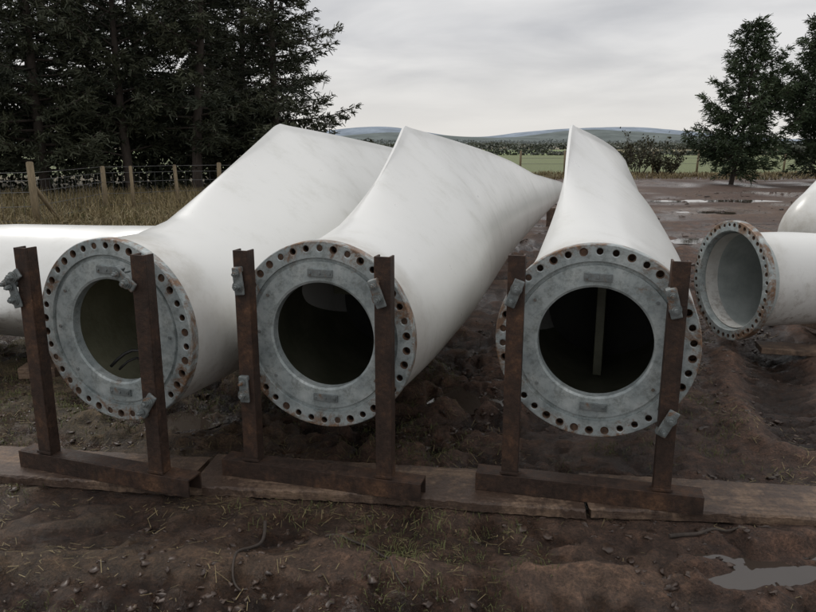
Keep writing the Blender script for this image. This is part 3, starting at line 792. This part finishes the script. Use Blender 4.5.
# ------------------------------------------------------------ hills
def hills(name, y, x0, x1, fn, col, seed):  # col has aerial haze painted in as a blue-grey tone
    n = 260; V = []; F = []
    X = np.linspace(x0, x1, n); dep = np.linspace(0, 1, 8)
    hz = fn(X)
    for j, d in enumerate(dep):
        for i in range(n):
            zz = hz[i] * math.sin(d * math.pi / 2) + (0 if j == 0 else 1.5 * float(vnoise(np.array([X[i] / 40]), np.array([d * 9.0]), seed)[0]))
            V.append((X[i], y + d * 500, zz - (6 if j == 0 else 0)))
    for j in range(len(dep) - 1):
        for i in range(n - 1):
            a = j * n + i; F.append((a, a + 1, a + 1 + n, a + n))
    k = NT(name + '_mat'); a = k.noise(0.012, 6, 0.7); c0 = [v * 0.80 for v in col]; c1 = [min(1, v * 1.12) for v in col]
    k.l(k.ramp(a, [(0.4, c0), (0.6, c1)]), k.b.inputs['Base Color']); k.b.inputs['Roughness'].default_value = 1; k.b.inputs['Specular IOR Level'].default_value = 0
    return mesh_obj(name, V, F, k.m, smooth_shade=True)
def f1(X):
    return 7 + 28 * np.exp(-((X + 60) / 240) ** 2) + 34 * np.exp(-((X - 640) / 300) ** 2) + 10 * vnoise(X / 180, X * 0, 3) + 14 * np.exp(-((X + 1200) / 500) ** 2)
def f2(X):
    return 26 + 52 * np.exp(-((X + 200) / 300) ** 2) + 46 * np.exp(-((X - 950) / 420) ** 2) + 18 * vnoise(X / 300, X * 0, 13)
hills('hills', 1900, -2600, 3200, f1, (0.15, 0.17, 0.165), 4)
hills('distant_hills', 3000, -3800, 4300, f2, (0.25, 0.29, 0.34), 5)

# ------------------------------------------------------------ world, sun, camera
SUN_EL, SUN_AZ = math.radians(50), math.radians(-35)
w = bpy.data.worlds.new('World'); scene.world = w; w.use_nodes = True
nt = w.node_tree; bg = nt.nodes['Background']
sky = nt.nodes.new('ShaderNodeTexSky'); sky.sky_type = 'NISHITA'; sky.sun_disc = False
sky.sun_elevation = SUN_EL; sky.sun_rotation = SUN_AZ
tc = nt.nodes.new('ShaderNodeTexCoord')
sep = nt.nodes.new('ShaderNodeSeparateXYZ'); nt.links.new(tc.outputs['Generated'], sep.inputs[0])
zc = nt.nodes.new('ShaderNodeMath'); zc.operation = 'MAXIMUM'; zc.inputs[1].default_value = 0.0; nt.links.new(sep.outputs['Z'], zc.inputs[0])
za = nt.nodes.new('ShaderNodeMath'); za.operation = 'ADD'; za.inputs[1].default_value = 0.13; nt.links.new(zc.outputs[0], za.inputs[0])
dv = []
for ax in 'XY':
    m = nt.nodes.new('ShaderNodeMath'); m.operation = 'DIVIDE'; nt.links.new(sep.outputs[ax], m.inputs[0]); nt.links.new(za.outputs[0], m.inputs[1]); dv.append(m)
cmb = nt.nodes.new('ShaderNodeCombineXYZ'); nt.links.new(dv[0].outputs[0], cmb.inputs[0]); nt.links.new(dv[1].outputs[0], cmb.inputs[1])
ns = nt.nodes.new('ShaderNodeTexNoise'); ns.inputs['Scale'].default_value = 0.9; ns.inputs['Detail'].default_value = 7; ns.inputs['Roughness'].default_value = 0.5; ns.inputs['Distortion'].default_value = 0.3
nt.links.new(cmb.outputs[0], ns.inputs['Vector'])
rp = nt.nodes.new('ShaderNodeValToRGB'); el = rp.color_ramp.elements
el[0].position = 0.36; el[0].color = (0.49, 0.495, 0.515, 1); el[1].position = 0.62; el[1].color = (0.72, 0.715, 0.715, 1)
nt.links.new(ns.outputs['Fac'], rp.inputs[0])
hr = nt.nodes.new('ShaderNodeValToRGB'); el = hr.color_ramp.elements
el[0].position = 0.0; el[0].color = (1, 1, 1, 1); el[1].position = 0.14; el[1].color = (0, 0, 0, 1)
nt.links.new(sep.outputs['Z'], hr.inputs[0])
mh = nt.nodes.new('ShaderNodeMix'); mh.data_type = 'RGBA'; nt.links.new(hr.outputs[0], mh.inputs[0]); nt.links.new(rp.outputs[0], mh.inputs[6]); mh.inputs[7].default_value = (0.73, 0.71, 0.68, 1)
zr = nt.nodes.new('ShaderNodeMapRange'); zr.inputs['From Min'].default_value = 0.3; zr.inputs['From Max'].default_value = 1.0; zr.inputs['To Min'].default_value = 10.8; zr.inputs['To Max'].default_value = 18.0
nt.links.new(sep.outputs['Z'], zr.inputs['Value'])
sc = nt.nodes.new('ShaderNodeVectorMath'); sc.operation = 'SCALE'; nt.links.new(mh.outputs[2], sc.inputs[0]); nt.links.new(zr.outputs[0], sc.inputs['Scale'])
mk = nt.nodes.new('ShaderNodeMix'); mk.data_type = 'RGBA'; mk.inputs[0].default_value = 0.97
nt.links.new(sky.outputs[0], mk.inputs[6]); nt.links.new(sc.outputs[0], mk.inputs[7])
nt.links.new(mk.outputs[2], bg.inputs['Color']); bg.inputs['Strength'].default_value = 0.1

sd = bpy.data.lights.new('sun', 'SUN'); sd.energy = 1.1; sd.angle = math.radians(18); sd.color = (1.0, 0.97, 0.92)
so = bpy.data.objects.new('sun', sd); COL.objects.link(so)
dirv = Vector((math.sin(SUN_AZ) * math.cos(SUN_EL), math.cos(SUN_AZ) * math.cos(SUN_EL), math.sin(SUN_EL)))
so.rotation_euler = dirv.to_track_quat('Z', 'Y').to_euler()
so.location = dirv * 50

cd = bpy.data.cameras.new('camera'); cam = bpy.data.objects.new('camera', cd); COL.objects.link(cam)
cd.sensor_width = 36; cd.angle = 2 * math.atan(408 / 707.0); cd.clip_end = 12000; cd.clip_start = 0.05
cam.location = (0, 0, 1.6); cam.rotation_euler = (math.radians(90 - 13.0), 0, 0)
scene.camera = cam
scene.view_settings.view_transform = 'Standard'; scene.view_settings.look = 'None'; scene.view_settings.exposure = 0
